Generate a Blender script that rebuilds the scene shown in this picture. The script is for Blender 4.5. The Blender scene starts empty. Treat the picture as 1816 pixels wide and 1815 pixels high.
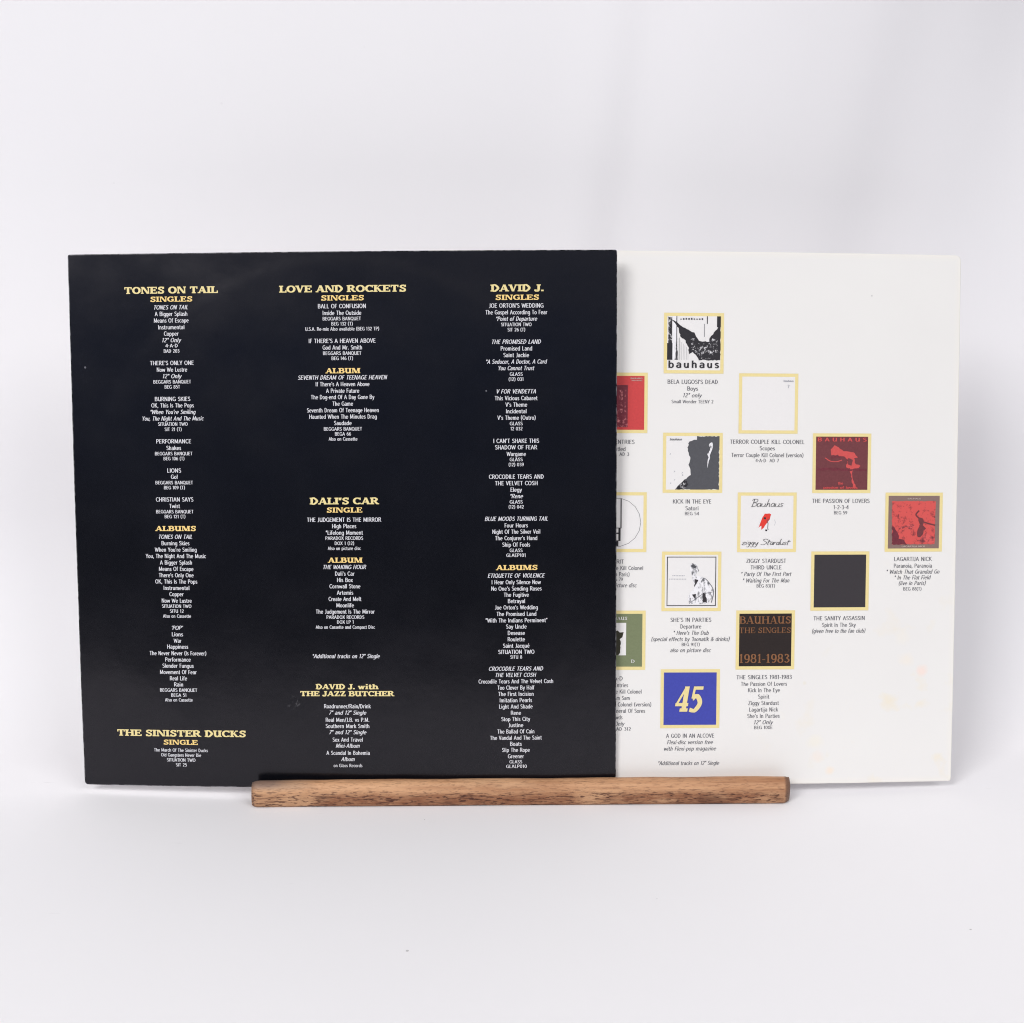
import bpy, bmesh, math, random
from mathutils import Vector, Matrix, noise
random.seed(7)
sc = bpy.context.scene
COL = sc.collection

# ------------------------------------------------------------------ camera
CAM = (0.00000, -0.66003, 0.32054, 0.22629, -0.00321, 0.00121)          # x, y, z, pitch down, yaw, roll
cam_d = bpy.data.cameras.new('camera'); cam = bpy.data.objects.new('camera', cam_d); COL.objects.link(cam)
cam_d.lens = 43.613; cam_d.sensor_width = 36.0; cam_d.sensor_fit = 'HORIZONTAL'
cam_d.clip_start = 0.01; cam_d.clip_end = 50.0
_c, _s, _p = math.cos(CAM[4]), math.sin(CAM[4]), CAM[3]
fw = Vector((_s*math.cos(_p), _c*math.cos(_p), -math.sin(_p))); rt = Vector((_c, -_s, 0)); up = rt.cross(fw)
r2 = math.cos(CAM[5])*rt + math.sin(CAM[5])*up; u2 = -math.sin(CAM[5])*rt + math.cos(CAM[5])*up
cam.matrix_world = Matrix(((r2.x, u2.x, -fw.x, CAM[0]), (r2.y, u2.y, -fw.y, CAM[1]), (r2.z, u2.z, -fw.z, CAM[2]), (0, 0, 0, 1)))
sc.camera = cam

# ------------------------------------------------------------------ world: the dim room round the tabletop
w = bpy.data.worlds.new('World'); sc.world = w; w.use_nodes = True
wn, wl = w.node_tree.nodes, w.node_tree.links
bg = wn['Background']; bg.inputs['Strength'].default_value = 1.0
tc = wn.new('ShaderNodeTexCoord'); sx = wn.new('ShaderNodeSeparateXYZ'); rp = wn.new('ShaderNodeValToRGB')
wl.new(tc.outputs['Generated'], sx.inputs[0])
mp = wn.new('ShaderNodeMapRange'); mp.inputs[1].default_value = -1; mp.inputs[2].default_value = 1
wl.new(sx.outputs['Z'], mp.inputs[0]); wl.new(mp.outputs[0], rp.inputs[0]); wl.new(rp.outputs[0], bg.inputs[0])
e = rp.color_ramp.elements
e[0].position = 0.0; e[0].color = (.16, .16, .17, 1)
e[1].position = 1.0; e[1].color = (.30, .30, .31, 1)
for pos, c in ((.49, (.07, .072, .08, 1)), (.52, (.10, .105, .12, 1)), (.60, (.12, .17, .32, 1)), (.70, (.60, .60, .62, 1))):
    n = rp.color_ramp.elements.new(pos); n.color = c

# ------------------------------------------------------------------ studio lamps
def area(name, loc, target, size, watts, col):
    d = bpy.data.lights.new(name, 'AREA'); d.shape = 'RECTANGLE'; d.size, d.size_y = size
    d.energy = watts; d.color = col
    o = bpy.data.objects.new(name, d); COL.objects.link(o); o.location = loc
    o.rotation_euler = (Vector(target)-Vector(loc)).to_track_quat('-Z', 'Y').to_euler()
    return o
area('key_softbox', (-1.45, -2.0, 1.95), (0, .05, .15), (1.2, 1.1), 51, (1, .992, .99))
area('fill_softbox', (1.9, -2.1, 2.0), (0, .05, .1), (1.7, 1.2), 33, (1, .992, .99))
sc.cycles.use_denoising = True; sc.cycles.denoiser = 'OPENIMAGEDENOISE'; sc.cycles.denoising_prefilter = 'NONE'; sc.cycles.denoising_input_passes = 'RGB_ALBEDO_NORMAL'; sc.cycles.filter_width = 1.1
sc.view_settings.view_transform = 'Standard'; sc.view_settings.look = 'None'
sc.view_settings.exposure = 0.05; sc.view_settings.gamma = 1.0; sc.view_settings.use_curve_mapping = False

# ------------------------------------------------------------------ helpers
def tag(o, label=None, cat=None, group=None, kind=None):
    if label: o['label'] = label
    if cat: o['category'] = cat
    if group: o['group'] = group
    if kind: o['kind'] = kind
    return o
def thing(name, loc, label, cat, group=None):
    o = bpy.data.objects.new(name, None); COL.objects.link(o); o.location = loc; o.empty_display_size = .02
    return tag(o, label, cat, group)
def link_mesh(name, me, parent=None, origin=(0, 0, 0)):
    o = bpy.data.objects.new(name, me); COL.objects.link(o)
    if parent:
        o.parent = parent
        if parent.type == 'MESH': pass
    return o
def mesh_obj(name, verts, faces, mats, parent=None, origin=(0, 0, 0), midx=None, smooth=False, uv=None):
    me = bpy.data.meshes.new(name)
    me.from_pydata([(v[0]-origin[0], v[1]-origin[1], v[2]-origin[2]) for v in verts], [], faces)
    for m in mats: me.materials.append(m)
    if midx:
        for p, k in zip(me.polygons, midx): p.material_index = k
    if smooth:
        for p in me.polygons: p.use_smooth = True
    if uv:
        l = me.uv_layers.new(name='UVMap')
        for lp in me.loops: l.data[lp.index].uv = uv[lp.vertex_index]
    me.update()
    return link_mesh(name, me, parent)

def lin(r, g, b):
    f = lambda c: (c/255/12.92) if c/255 <= .04045 else ((c/255+.055)/1.055)**2.4
    return (f(r), f(g), f(b), 1)
class NT:
    def __init__(s, name):
        s.m = bpy.data.materials.new(name); s.m.use_nodes = True
        s.t = s.m.node_tree; s.n = s.t.nodes; s.b = s.n['Principled BSDF']
    def node(s, typ, **kw):
        n = s.n.new(typ)
        for k, v in kw.items(): setattr(n, k, v)
        return n
    def link(s, a, b): s.t.links.new(a, b)
    def coord(s, out='Object', scale=(1, 1, 1), loc=(0, 0, 0)):
        tc = s.node('ShaderNodeTexCoord'); mp = s.node('ShaderNodeMapping')
        mp.inputs['Scale'].default_value = scale; mp.inputs['Location'].default_value = loc
        s.link(tc.outputs[out], mp.inputs[0]); return mp.outputs[0]
    def noise(s, vec, scale, detail=3, rough=.5):
        n = s.node('ShaderNodeTexNoise'); n.inputs['Scale'].default_value = scale
        n.inputs['Detail'].default_value = detail; n.inputs['Roughness'].default_value = rough
        s.link(vec, n.inputs['Vector']); return n.outputs['Fac']
    def ramp(s, fac, a, b, c0=0., c1=1.):
        n = s.node('ShaderNodeMapRange'); n.clamp = True
        for i, v in enumerate((a, b, c0, c1)): n.inputs[1+i].default_value = v
        s.link(fac, n.inputs[0]); return n.outputs[0]
    def math(s, op, a, b):
        n = s.node('ShaderNodeMath', operation=op)
        for i, v in enumerate((a, b)):
            if isinstance(v, (int, float)): n.inputs[i].default_value = v
            else: s.link(v, n.inputs[i])
        return n.outputs[0]
    def mix(s, fac, a, b):
        n = s.node('ShaderNodeMix', data_type='RGBA')
        for i, v in ((0, fac), (6, a), (7, b)):
            if isinstance(v, (int, float, tuple)): n.inputs[i].default_value = v
            else: s.link(v, n.inputs[i])
        return n.outputs[2]
    def base(s, v):
        if isinstance(v, tuple): s.b.inputs['Base Color'].default_value = v
        else: s.link(v, s.b.inputs['Base Color'])
        return s
    def rough(s, v, spec=None):
        if isinstance(v, (int, float)): s.b.inputs['Roughness'].default_value = v
        else: s.link(v, s.b.inputs['Roughness'])
        if spec is not None: s.b.inputs['Specular IOR Level'].default_value = spec
        return s
    def bump(s, h, strength, dist):
        n = s.node('ShaderNodeBump'); n.inputs['Strength'].default_value = strength; n.inputs['Distance'].default_value = dist
        s.link(h, n.inputs['Height']); s.link(n.outputs[0], s.b.inputs['Normal']); return s

# ------------------------------------------------------------------ materials
def ink(name, rgb, rough=.4, spec=.3, var=.12):
    m = NT(name); c = lin(*rgb); v = m.noise(m.coord('Object'), 900, 2)
    d = tuple(x*(1-var) for x in c[:3])+(1,); h = tuple(min(1, x*(1+var)) for x in c[:3])+(1,)
    m.base(m.mix(v, d, h)).rough(rough, spec); return m.m
M = {}
M['white_ink'] = ink('white_ink', (220, 219, 223))
M['gold_pale'] = ink('gold_pale_ink', (232, 214, 152))
M['gold_deep'] = ink('gold_deep_ink', (244, 210, 134))
M['grey_ink'] = ink('grey_ink', (92, 92, 98))
M['faint_ink'] = ink('faint_ink', (176, 176, 182))
M['border_gold'] = ink('border_gold', (232, 214, 152), var=.05)
M['paper'] = ink('picture_paper', (231, 228, 226), var=.02)
M['black'] = ink('picture_black', (44, 42, 46))
M['charcoal'] = ink('picture_charcoal', (57, 53, 56), var=.10)
M['midgrey'] = ink('picture_grey', (84, 84, 88), var=.15)
M['sketch_grey'] = ink('sketch_grey', (120, 120, 124), var=.4)
M['red'] = ink('picture_red', (200, 70, 70), var=.12)
M['coral'] = ink('picture_coral', (204, 82, 80), var=.12)
M['vivid_red'] = ink('picture_vivid_red', (222, 62, 50))
M['maroon'] = ink('picture_maroon', (112, 48, 58), var=.35)
M['plum'] = ink('picture_plum', (112, 58, 62), var=.22)
M['taupe'] = ink('picture_taupe', (134, 110, 103), var=.12)
M['pale_taupe'] = ink('picture_pale_taupe', (190, 172, 164))
M['blue'] = ink('picture_blue', (66, 73, 166), var=.14)
M['olive'] = ink('picture_olive', (120, 128, 96), var=.12)
M['olive_dark'] = ink('picture_dark_olive', (52, 50, 36), var=.2)
M['umber'] = ink('picture_umber', (42, 34, 32), var=.2)
M['bronze'] = ink('picture_bronze', (134, 92, 62), var=.2)

def speckle(name, a, b, scale, lo, hi, stretch=(1, 1, 1)):
    m = NT(name); v = m.ramp(m.noise(m.coord('Object', stretch), scale, 6, .7), lo, hi)
    m.base(m.mix(v, lin(*a), lin(*b))).rough(.4, .3); return m.m
M['mottle_bw'] = speckle('mottled_black_white', (44, 42, 46), (214, 212, 214), 620, .53, .62)
M['mottle_light'] = speckle('mottled_grey', (232, 230, 232), (70, 68, 72), 300, .56, .64)
M['streak_bw'] = speckle('streaked_black_white', (236, 234, 236), (60, 58, 62), 260, .54, .60, (2.2, 1, .12))
M['mottle_red'] = speckle('mottled_red', (118, 46, 58), (214, 132, 134), 420, .52, .64)
M['scratch_red'] = speckle('scratched_red', (212, 86, 82), (126, 54, 58), 300, .54, .66)
M['scratch_dark'] = speckle('scratched_dark_red', (216, 92, 90), (112, 54, 60), 300, .44, .56)
M['sketch'] = speckle('pencil_sketch', (236, 234, 236), (96, 96, 100), 360, .50, .62, (1.4, 1, .7))

# glossy laminated black paper
m = NT('black_laminated_paper'); uvc = m.coord('UV')
sep = m.node('ShaderNodeSeparateXYZ'); m.link(uvc, sep.inputs[0])
fine = m.noise(m.coord('Object'), 1400, 2); cloud = m.noise(m.coord('Object'), 16, 4)
c = m.mix(cloud, lin(6, 8, 13), lin(10, 12, 18))
c = m.mix(m.math('MULTIPLY', m.ramp(fine, .3, .8), .25), c, lin(26, 26, 31))
vor = m.node('ShaderNodeTexVoronoi'); vor.inputs['Scale'].default_value = 75; m.link(m.coord('Object'), vor.inputs['Vector'])
sepc = m.node('ShaderNodeSeparateColor'); m.link(vor.outputs['Color'], sepc.inputs[0])
dot = m.math('MULTIPLY', m.math('LESS_THAN', vor.outputs['Distance'], .045), m.math('GREATER_THAN', sepc.outputs[0], .90))
c = m.mix(m.math('MULTIPLY', dot, .45), c, lin(150, 150, 156))
# scuff near the foot of the middle column
sc_n = m.ramp(m.noise(m.coord('Object'), 420, 4, .7), .55, .66)
vd = m.node('ShaderNodeVectorMath', operation='DISTANCE'); m.link(uvc, vd.inputs[0]); vd.inputs[1].default_value = (-.0287, -.1032, 0)
c = m.mix(m.math('MULTIPLY', m.math('MULTIPLY', sc_n, m.ramp(vd.outputs['Value'], .002, .006, 1, 0)), .16), c, lin(170, 168, 172))
# worn paper showing along the cut edges
ed = m.math('MAXIMUM', m.math('ABSOLUTE', m.math('DIVIDE', sep.outputs[0], 0.15357), 0), m.math('ABSOLUTE', m.math('DIVIDE', sep.outputs[1], 0.15150), 0))
wear = m.math('MULTIPLY', m.ramp(ed, .9962, .9995), m.ramp(m.noise(m.coord('Object'), 260, 4), .42, .62))
c = m.mix(m.math('MULTIPLY', wear, .55), c, lin(170, 168, 172))
m.base(c).rough(m.ramp(m.noise(m.coord('Object'), 30, 4), .3, .7, .17, .24), .41)
m.bump(m.noise(m.coord('Object'), 60, 3), .05, .002); m.b.inputs['Specular Tint'].default_value = (1, .94, 1.0, 1); M['black_sheet'] = m.m

# white coated paper with foxing
m = NT('white_coated_paper'); uvc = m.coord('UV')
c = m.mix(m.noise(m.coord('Object'), 22, 4), lin(229, 226, 223), lin(233, 231, 227))
fox = m.math('MULTIPLY', m.ramp(m.noise(m.coord('Object', (1, 1, 1), (.3, 0, .1)), 55, 4), .57, .72), .8)
sep = m.node('ShaderNodeSeparateXYZ'); m.link(uvc, sep.inputs[0])
low = m.math('MULTIPLY', m.ramp(sep.outputs[1], .0, -.12), m.ramp(sep.outputs[0], .02, .12))
c = m.mix(m.math('MULTIPLY', fox, low), c, lin(234, 223, 200))
c = m.mix(m.math('MULTIPLY', m.ramp(m.math('MAXIMUM', m.math('ABSOLUTE', m.math('DIVIDE', sep.outputs[0], .1525), 0), m.math('ABSOLUTE', m.math('DIVIDE', sep.outputs[1], .1522), 0)), .975, 1.), .35), c, lin(240, 234, 220))
wob = m.noise(m.coord('Object'), 140, 3)
for (su, sv, r, a, col) in ((.1335, -.0874, .0036, .75, (244, 216, 202)), (.0800, -.1446, .0028, .7, (243, 222, 198)), (.0721, -.1365, .0040, .3, (243, 222, 210)),
                            (.1213, -.0672, .0050, .3, (240, 232, 214)), (.1239, -.0804, .0042, .45, (240, 228, 210)), (.0705, -.128, .0045, .4, (240, 232, 208)),
                            (.064, -.0935, .0012, .8, (226, 220, 206)), (.1, .1285, .0006, .8, (170, 168, 168)), (.0985, .012, .0010, .5, (220, 214, 198))):
    vd = m.node('ShaderNodeVectorMath', operation='DISTANCE'); m.link(uvc, vd.inputs[0]); vd.inputs[1].default_value = (su, sv, 0)
    dd = m.math('ADD', vd.outputs['Value'], m.math('MULTIPLY', m.math('SUBTRACT', wob, .5), r*1.4))
    c = m.mix(m.math('MULTIPLY', m.ramp(dd, r*.35, r*1.2, 1, 0), a*.75), c, lin(*col))
vor = m.node('ShaderNodeTexVoronoi'); vor.inputs['Scale'].default_value = 60; m.link(m.coord('Object'), vor.inputs['Vector'])
sepc = m.node('ShaderNodeSeparateColor'); m.link(vor.outputs['Color'], sepc.inputs[0])
dot = m.math('MULTIPLY', m.math('LESS_THAN', vor.outputs['Distance'], .03), m.math('GREATER_THAN', sepc.outputs[0], .93))
c = m.mix(m.math('MULTIPLY', dot, .5), c, lin(170, 166, 166))
m.base(c).rough(.5, .25); M['white_sheet'] = m.m

M['paper_edge'] = ink('cut_paper_edge', (214, 210, 208), .8, .2)

# oiled hardwood rail
m = NT('oiled_hardwood'); oc = m.coord('Object')
fib = m.noise(m.coord('Object', (28, 420, 420)), 1., 4, .6)
streak = m.noise(m.coord('Object', (9, 150, 150), (2, 0, 0)), 1., 5, .6)
big = m.noise(m.coord('Object', (16, 60, 60), (5, 3, 1)), 1., 3)
c = m.mix(fib, lin(188, 138, 100), lin(220, 173, 132))
c = m.mix(m.math('MULTIPLY', m.ramp(streak, .42, .68), .75), c, lin(146, 96, 64))
sp = m.node('ShaderNodeSeparateXYZ'); m.link(oc, sp.inputs[0])
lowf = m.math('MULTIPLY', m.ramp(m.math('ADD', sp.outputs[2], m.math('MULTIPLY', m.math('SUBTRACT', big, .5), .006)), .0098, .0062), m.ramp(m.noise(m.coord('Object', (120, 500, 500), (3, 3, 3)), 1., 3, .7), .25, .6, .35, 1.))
c = m.mix(m.math('MULTIPLY', lowf, .9), c, lin(128, 80, 54))  # darker lower half: brown stain plus shading of the front painted into the colour
c = m.mix(m.math('MULTIPLY', m.ramp(m.noise(m.coord('Object', (22, 90, 90), (8, 2, 4)), 1., 3), .5, .66), .55), c, lin(216, 172, 132))
pore = m.ramp(m.noise(m.coord('Object', (230, 1300, 1300), (1, 7, 3)), 1., 2, .6), .54, .64)
c = m.mix(m.math('MULTIPLY', pore, m.ramp(lowf, 0, .6, .28, .95)), c, lin(74, 40, 28))
long = m.ramp(m.noise(m.coord('Object', (60, 700, 700), (4, 2, 9)), 1., 3, .6), .56, .68)
c = m.mix(m.math('MULTIPLY', m.math('MULTIPLY', long, m.ramp(lowf, 0, .5, .25, 1.)), .85), c, lin(78, 44, 30))
ends = m.math('MAXIMUM', m.ramp(sp.outputs[0], .3020, .3032), m.math('MULTIPLY', m.ramp(sp.outputs[0], .003, .0005), .4))
c = m.mix(m.math('MULTIPLY', ends, .75), c, lin(92, 66, 54))
grey = m.math('MULTIPLY', m.ramp(m.math('ADD', sp.outputs[0], m.math('MULTIPLY', big, .03)), .050, .024), m.ramp(sp.outputs[2], .0095, .0125))
c = m.mix(m.math('MULTIPLY', grey, .8), c, lin(116, 98, 90))
knot = m.node('ShaderNodeVectorMath', operation='DISTANCE'); m.link(m.coord('Object', (1, 0, 2.2)), knot.inputs[0]); knot.inputs[1].default_value = (.259, 0, .0075)
c = m.mix(m.math('MULTIPLY', m.ramp(m.math('ADD', knot.outputs['Value'], m.math('MULTIPLY', m.math('SUBTRACT', streak, .5), .02)), .003, .012, 1, 0), .55), c, lin(84, 50, 34))
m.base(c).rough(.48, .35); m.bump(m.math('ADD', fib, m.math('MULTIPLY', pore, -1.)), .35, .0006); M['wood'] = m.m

# white backdrop sheet
m = NT('white_backdrop_sheet'); oc = m.coord('Object')
c = m.mix(m.noise(oc, 5, 3), lin(236, 234, 236), lin(240, 238, 239))
vor = m.node('ShaderNodeTexVoronoi'); vor.inputs['Scale'].default_value = 42; m.link(oc, vor.inputs['Vector'])
sepc = m.node('ShaderNodeSeparateColor'); m.link(vor.outputs['Color'], sepc.inputs[0])
size = m.ramp(sepc.outputs[1], 0, 1, .015, .05)
bz = m.node('ShaderNodeSeparateXYZ'); m.link(oc, bz.inputs[0])
dot = m.math('MULTIPLY', m.math('LESS_THAN', vor.outputs['Distance'], size), m.math('GREATER_THAN', sepc.outputs[0], .88))
c = m.mix(m.math('MULTIPLY', dot, m.math('MULTIPLY', m.ramp(sepc.outputs[2], 0, 1, .12, .5), m.ramp(bz.outputs[2], .0, .02, 1., .15))), c, lin(120, 114, 114))
fb = m.ramp(m.noise(m.coord('Object', (30, 260, 30)), 1., 3), .735, .76)
c = m.mix(m.math('MULTIPLY', m.math('MULTIPLY', fb, m.ramp(bz.outputs[2], .0, .02, 1., 0.)), .2), c, lin(176, 172, 174))
m.base(c).rough(.75, .2); m.bump(m.noise(oc, 420, 3), .05, .0008); M['backdrop'] = m.m

# ------------------------------------------------------------------ backdrop: one sheet, table then a sweep up the wall
FOLDS = ((.030, .235, .020, .0040, -.16), (.062, .250, .016, -.0040, -.11), (.105, .245, .022, .0042, -.05), (.165, .25, .026, -.0060, -.06), (.225, .25, .03, -.012, -.10), (.235, .45, .075, .085, -.10))
def fold(x, z):
    if z <= .06: return 0.
    f = 0.
    k = min(1., (z-.06)/.16); k = k*k*(3-2*k)
    for (x0, z0, s, a, sl) in FOLDS:
        a *= .75
        cx = x0 - sl*(z-z0)*1.0
        s2 = s*(1+.5*max(0, z-.25))
        kz = k if a < .03 else max(0., min(1., (z-.20)/.30))**1.5
        f += a*math.exp(-((x-cx)/s2)**2)*kz
    return -f
def build_backdrop():
    Y0, R = .050, .13
    prof = []
    for i in range(25): prof.append((-.80+(Y0+.80)*i/24, 0.))
    for i in range(1, 25):
        a = math.pi/2*i/24; prof.append((Y0+R*math.sin(a), R-R*math.cos(a)))
    for i in range(1, 61): prof.append((Y0+R, R+.85*i/60))
    xs = [-.9+1.8*i/240 for i in range(241)]
    V, Fc = [], []
    for (y, z) in prof:
        for x in xs:
            wav = .0006*noise.noise((x*5, y*5, z*5+3)) if z == 0 else .0012*noise.noise((x*4, y*4, z*4))
            if z == 0: V.append((x, y, min(0., wav)*(0 if -.03 < y < .03 and -.17 < x < .18 else 1)))
            else: V.append((x, y+fold(x, z)+wav, z))
    n = len(xs)
    for j in range(len(prof)-1):
        for i in range(n-1): Fc.append((j*n+i, j*n+i+1, (j+1)*n+i+1, (j+1)*n+i))
    o = mesh_obj('backdrop', V, Fc, [M['backdrop']], smooth=True)
    tag(o, kind='structure')
build_backdrop()

# ------------------------------------------------------------------ the wooden stand
def build_stand():
    sx_, sy_, ln, dy = (-0.14734, -0.01412, 0.30276, 0.00560); sx_ -= .0016; ln += .0028; sy_ -= .0015; dy += .0010
    ang = math.atan2(dy, ln)
    prof = [(1.8, .1), (.5, .55), (.0, 1.5), (-.25, 4), (-.1, 7.5), (.5, 10.4), (1.5, 12.4), (3.0, 13.7), (5.2, 14.2), (7.2, 13.9), (8.3, 12.8), (8.6, 10.5), (8.6, 5.2),
            (27.2, 5.2), (27.3, 11.5), (28.2, 13.4), (30, 14), (52, 14), (54, 12), (54, .15)]
    N = 150; V, Fc = [], []
    for i in range(N+1):
        t = i/N; x = ln*t
        for k, (y, z) in enumerate(prof):
            yy, zz = y, z
            dl, dr = x*1000, (ln-x)*1000
            ch = max(0, 1-dl/2.6)**2*2.0 + max(0, 1-dr/2.8)*3.6
            if k <= 8: yy += ch*(1-.07*k)
            if k <= 12 and z > 10: zz -= max(0, 1-dl/4.)**2*1.0 + max(0, 1-dr/1.2)*.5 + .35*max(0, 1-dl/60)
            nz = noise.noise((x*26, k*.35, 1.7)); n2 = noise.noise((x*75, k*.5, 9.1))
            if z > 1: zz += .38*nz+.16*n2; yy += .22*nz*(1 if k < 8 else 0)+.10*n2
            elif k < 2: zz += max(0, .25*nz)
            V.append((x + (.25*n2/1000 if 0 < i < N else .5*nz/1000*(z/14)), yy/1000, zz/1000))
    n = len(prof)
    for i in range(N):
        for k in range(n):
            k2 = (k+1) % n
            Fc.append((i*n+k, (i+1)*n+k, (i+1)*n+k2, i*n+k2))
    for base, flip in ((0, 0), (N*n, 1)):
        # end caps: lip, floor and back block
        for idx in ((0, 1, 2, 3, 4, 5, 6, 7, 8, 9, 10, 11, 12), (0, 12, 13, 19), (13, 14, 15, 16, 17, 18, 19)):
            f = tuple(base+q for q in idx); Fc.append(f[::-1] if flip else f)
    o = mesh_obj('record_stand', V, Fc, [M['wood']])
    bm = bmesh.new(); bm.from_mesh(o.data); bmesh.ops.recalc_face_normals(bm, faces=bm.faces); bm.to_mesh(o.data); bm.free()
    for p in o.data.polygons: p.use_smooth = len(p.vertices) == 4
    o.location = (sx_, sy_, 0); o.rotation_euler = (0, 0, ang)
    tag(o, 'low brown wooden rail stand holding the two record sleeves upright', 'record stand')
build_stand()

# ------------------------------------------------------------------ sleeve surfaces
BLK = (-0.09594, 0.00000, 0.00647, 0.14690, -0.02279, 0.00984, 0.00386, 0.00097, 0.15357, 0.15150, 0.00042)
WHT = (0.10212, 0.00650, 0.00598, 0.17665, 0.04247, -0.00909, 0.00526, -0.00068, 0.15247, 0.15229, 0.00090)       # foot x, y, z, lean, yaw, roll, bow, twist, half width, half height, vertical bow
def frame(lean, yaw, roll):
    e1 = Vector((math.cos(yaw), math.sin(yaw), 0)); nh = Vector((math.sin(yaw), -math.cos(yaw), 0))
    e2 = math.cos(lean)*Vector((0, 0, 1)) - math.sin(lean)*nh; n = e1.cross(e2)
    return math.cos(roll)*e1+math.sin(roll)*e2, -math.sin(roll)*e1+math.cos(roll)*e2, n
def sstep(a, b, x):
    t = max(0., min(1., (x-a)/(b-a))); return t*t*(3-2*t)
class Sleeve:
    def __init__(s, p, emboss):
        s.o = Vector(p[:3]); s.a, s.b, s.n = frame(*p[3:6]); s.bow, s.tw, s.hw, s.hh, s.vb = p[6:]; s.em = emboss
    def h(s, u, v):
        h = s.bow*(1-(u/s.hw)**2) + s.tw*u*v/s.hw/s.hh + s.vb*(1-(v/s.hh)**2)
        r = math.hypot(u, v)
        h += s.em*(1-sstep(.1445, .1515, r)) - s.em
        if u < 0 and v < 0: h -= .03*max(0, r-.152)          # the lower corner beyond the disc relaxes backwards
        h += .00034*noise.noise((u*14, v*14, s.em*9000))
        return h
    def at(s, u, v, off=0.):
        return s.o + u*s.a + (v+s.hh)*s.b + (s.h(u, v)+off)*s.n
SB = Sleeve(BLK, .0001); SW = Sleeve(WHT, .0001)

def build_sheet(S, name, mat, parent, radii, thick):
    def lines(h):
        l = [-h+2*h*i/120 for i in range(121)]
        for q in (.0004, .0009, .0016, .0034): l += [h-q, -h+q]
        return sorted(set(round(x, 6) for x in l))
    us, vs = lines(S.hw), lines(S.hh)
    us = [max(-S.hw, min(S.hw, u)) for u in us]; vs = [max(-S.hh, min(S.hh, v)) for v in vs]
    V, UV, Fc, mi = [], [], [], []
    nu, nv = len(us), len(vs)
    for side in (0, 1):
        for v in vs:
            for u in us:
                r = radii[(1 if u > 0 else 0)+(2 if v > 0 else 0)]
                uu, vv = u, v; cu, cv = S.hw-r, S.hh-r
                if abs(u) > cu and abs(v) > cv:
                    du, dv = abs(u)-cu, abs(v)-cv; m_ = max(du, dv); l = math.hypot(du, dv)
                    uu = math.copysign(cu+du*m_/l, u); vv = math.copysign(cv+dv*m_/l, v)
                uu += .00012*noise.noise((uu*60, vv*60, 2.)) ; vv += .00012*noise.noise((uu*60, vv*60, 5.))
                V.append(S.at(uu, vv, -thick*side)); UV.append((uu, vv))
    o_ = nu*nv
    for j in range(nv-1):
        for i in range(nu-1):
            a = j*nu+i
            Fc.append((a, a+1, a+nu+1, a+nu)); mi.append(0)
            Fc.append((o_+a, o_+a+nu, o_+a+nu+1, o_+a+1)); mi.append(1)
    rim = [i for i in range(nu)] + [j*nu+nu-1 for j in range(1, nv)] + [(nv-1)*nu+i for i in range(nu-2, -1, -1)] + [j*nu for j in range(nv-2, 0, -1)]
    for k in range(len(rim)):
        a, b = rim[k], rim[(k+1) % len(rim)]
        Fc.append((a, o_+a, o_+b, b)); mi.append(1)
    o = mesh_obj(name, V, Fc, [M[mat], M['paper_edge']], parent, parent.location, mi, False, UV)
    for p in o.data.polygons: p.use_smooth = p.material_index == 0 or len(p.vertices) == 4 and p.index % 2 == 1 and p.index < 2*(nu-1)*(nv-1)
    return o

# ------------------------------------------------------------------ lettering
# slab-serif capitals drawn with a broad pen: strokes in units of the cap height
def curve(pts, n=6):
    if len(pts) < 3: return pts
    P = [pts[0]]+list(pts)+[pts[-1]]; out = []
    for i in range(1, len(P)-2):
        for k in range(n):
            t = k/n
            out.append(tuple(.5*((2*P[i][c])+(P[i+1][c]-P[i-1][c])*t+(2*P[i-1][c]-5*P[i][c]+4*P[i+1][c]-P[i+2][c])*t*t+(3*P[i][c]-P[i-1][c]-3*P[i+1][c]+P[i+2][c])*t**3) for c in (0, 1)))
    out.append(tuple(pts[-1])); return out
def pen(pts, T, t):
    Q, L, Rr = [], [], []
    for i, p in enumerate(pts):
        a, b = pts[max(0, i-1)], pts[min(len(pts)-1, i+1)]
        dx, dy = b[0]-a[0], b[1]-a[1]; l = math.hypot(dx, dy) or 1
        wd = (t+(T-t)*abs(dy)/l)/2
        L.append((p[0]-dy/l*wd, p[1]+dx/l*wd)); Rr.append((p[0]+dy/l*wd, p[1]-dx/l*wd))
    for i in range(len(pts)-1): Q.append([Rr[i], Rr[i+1], L[i+1], L[i]])
    return Q
def ring(cx, cy, rx, ry, a0, a1):
    n = 18; return [(cx+rx*math.cos(math.radians(a0+(a1-a0)*i/n)), cy+ry*math.sin(math.radians(a0+(a1-a0)*i/n))) for i in range(n+1)]
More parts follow.
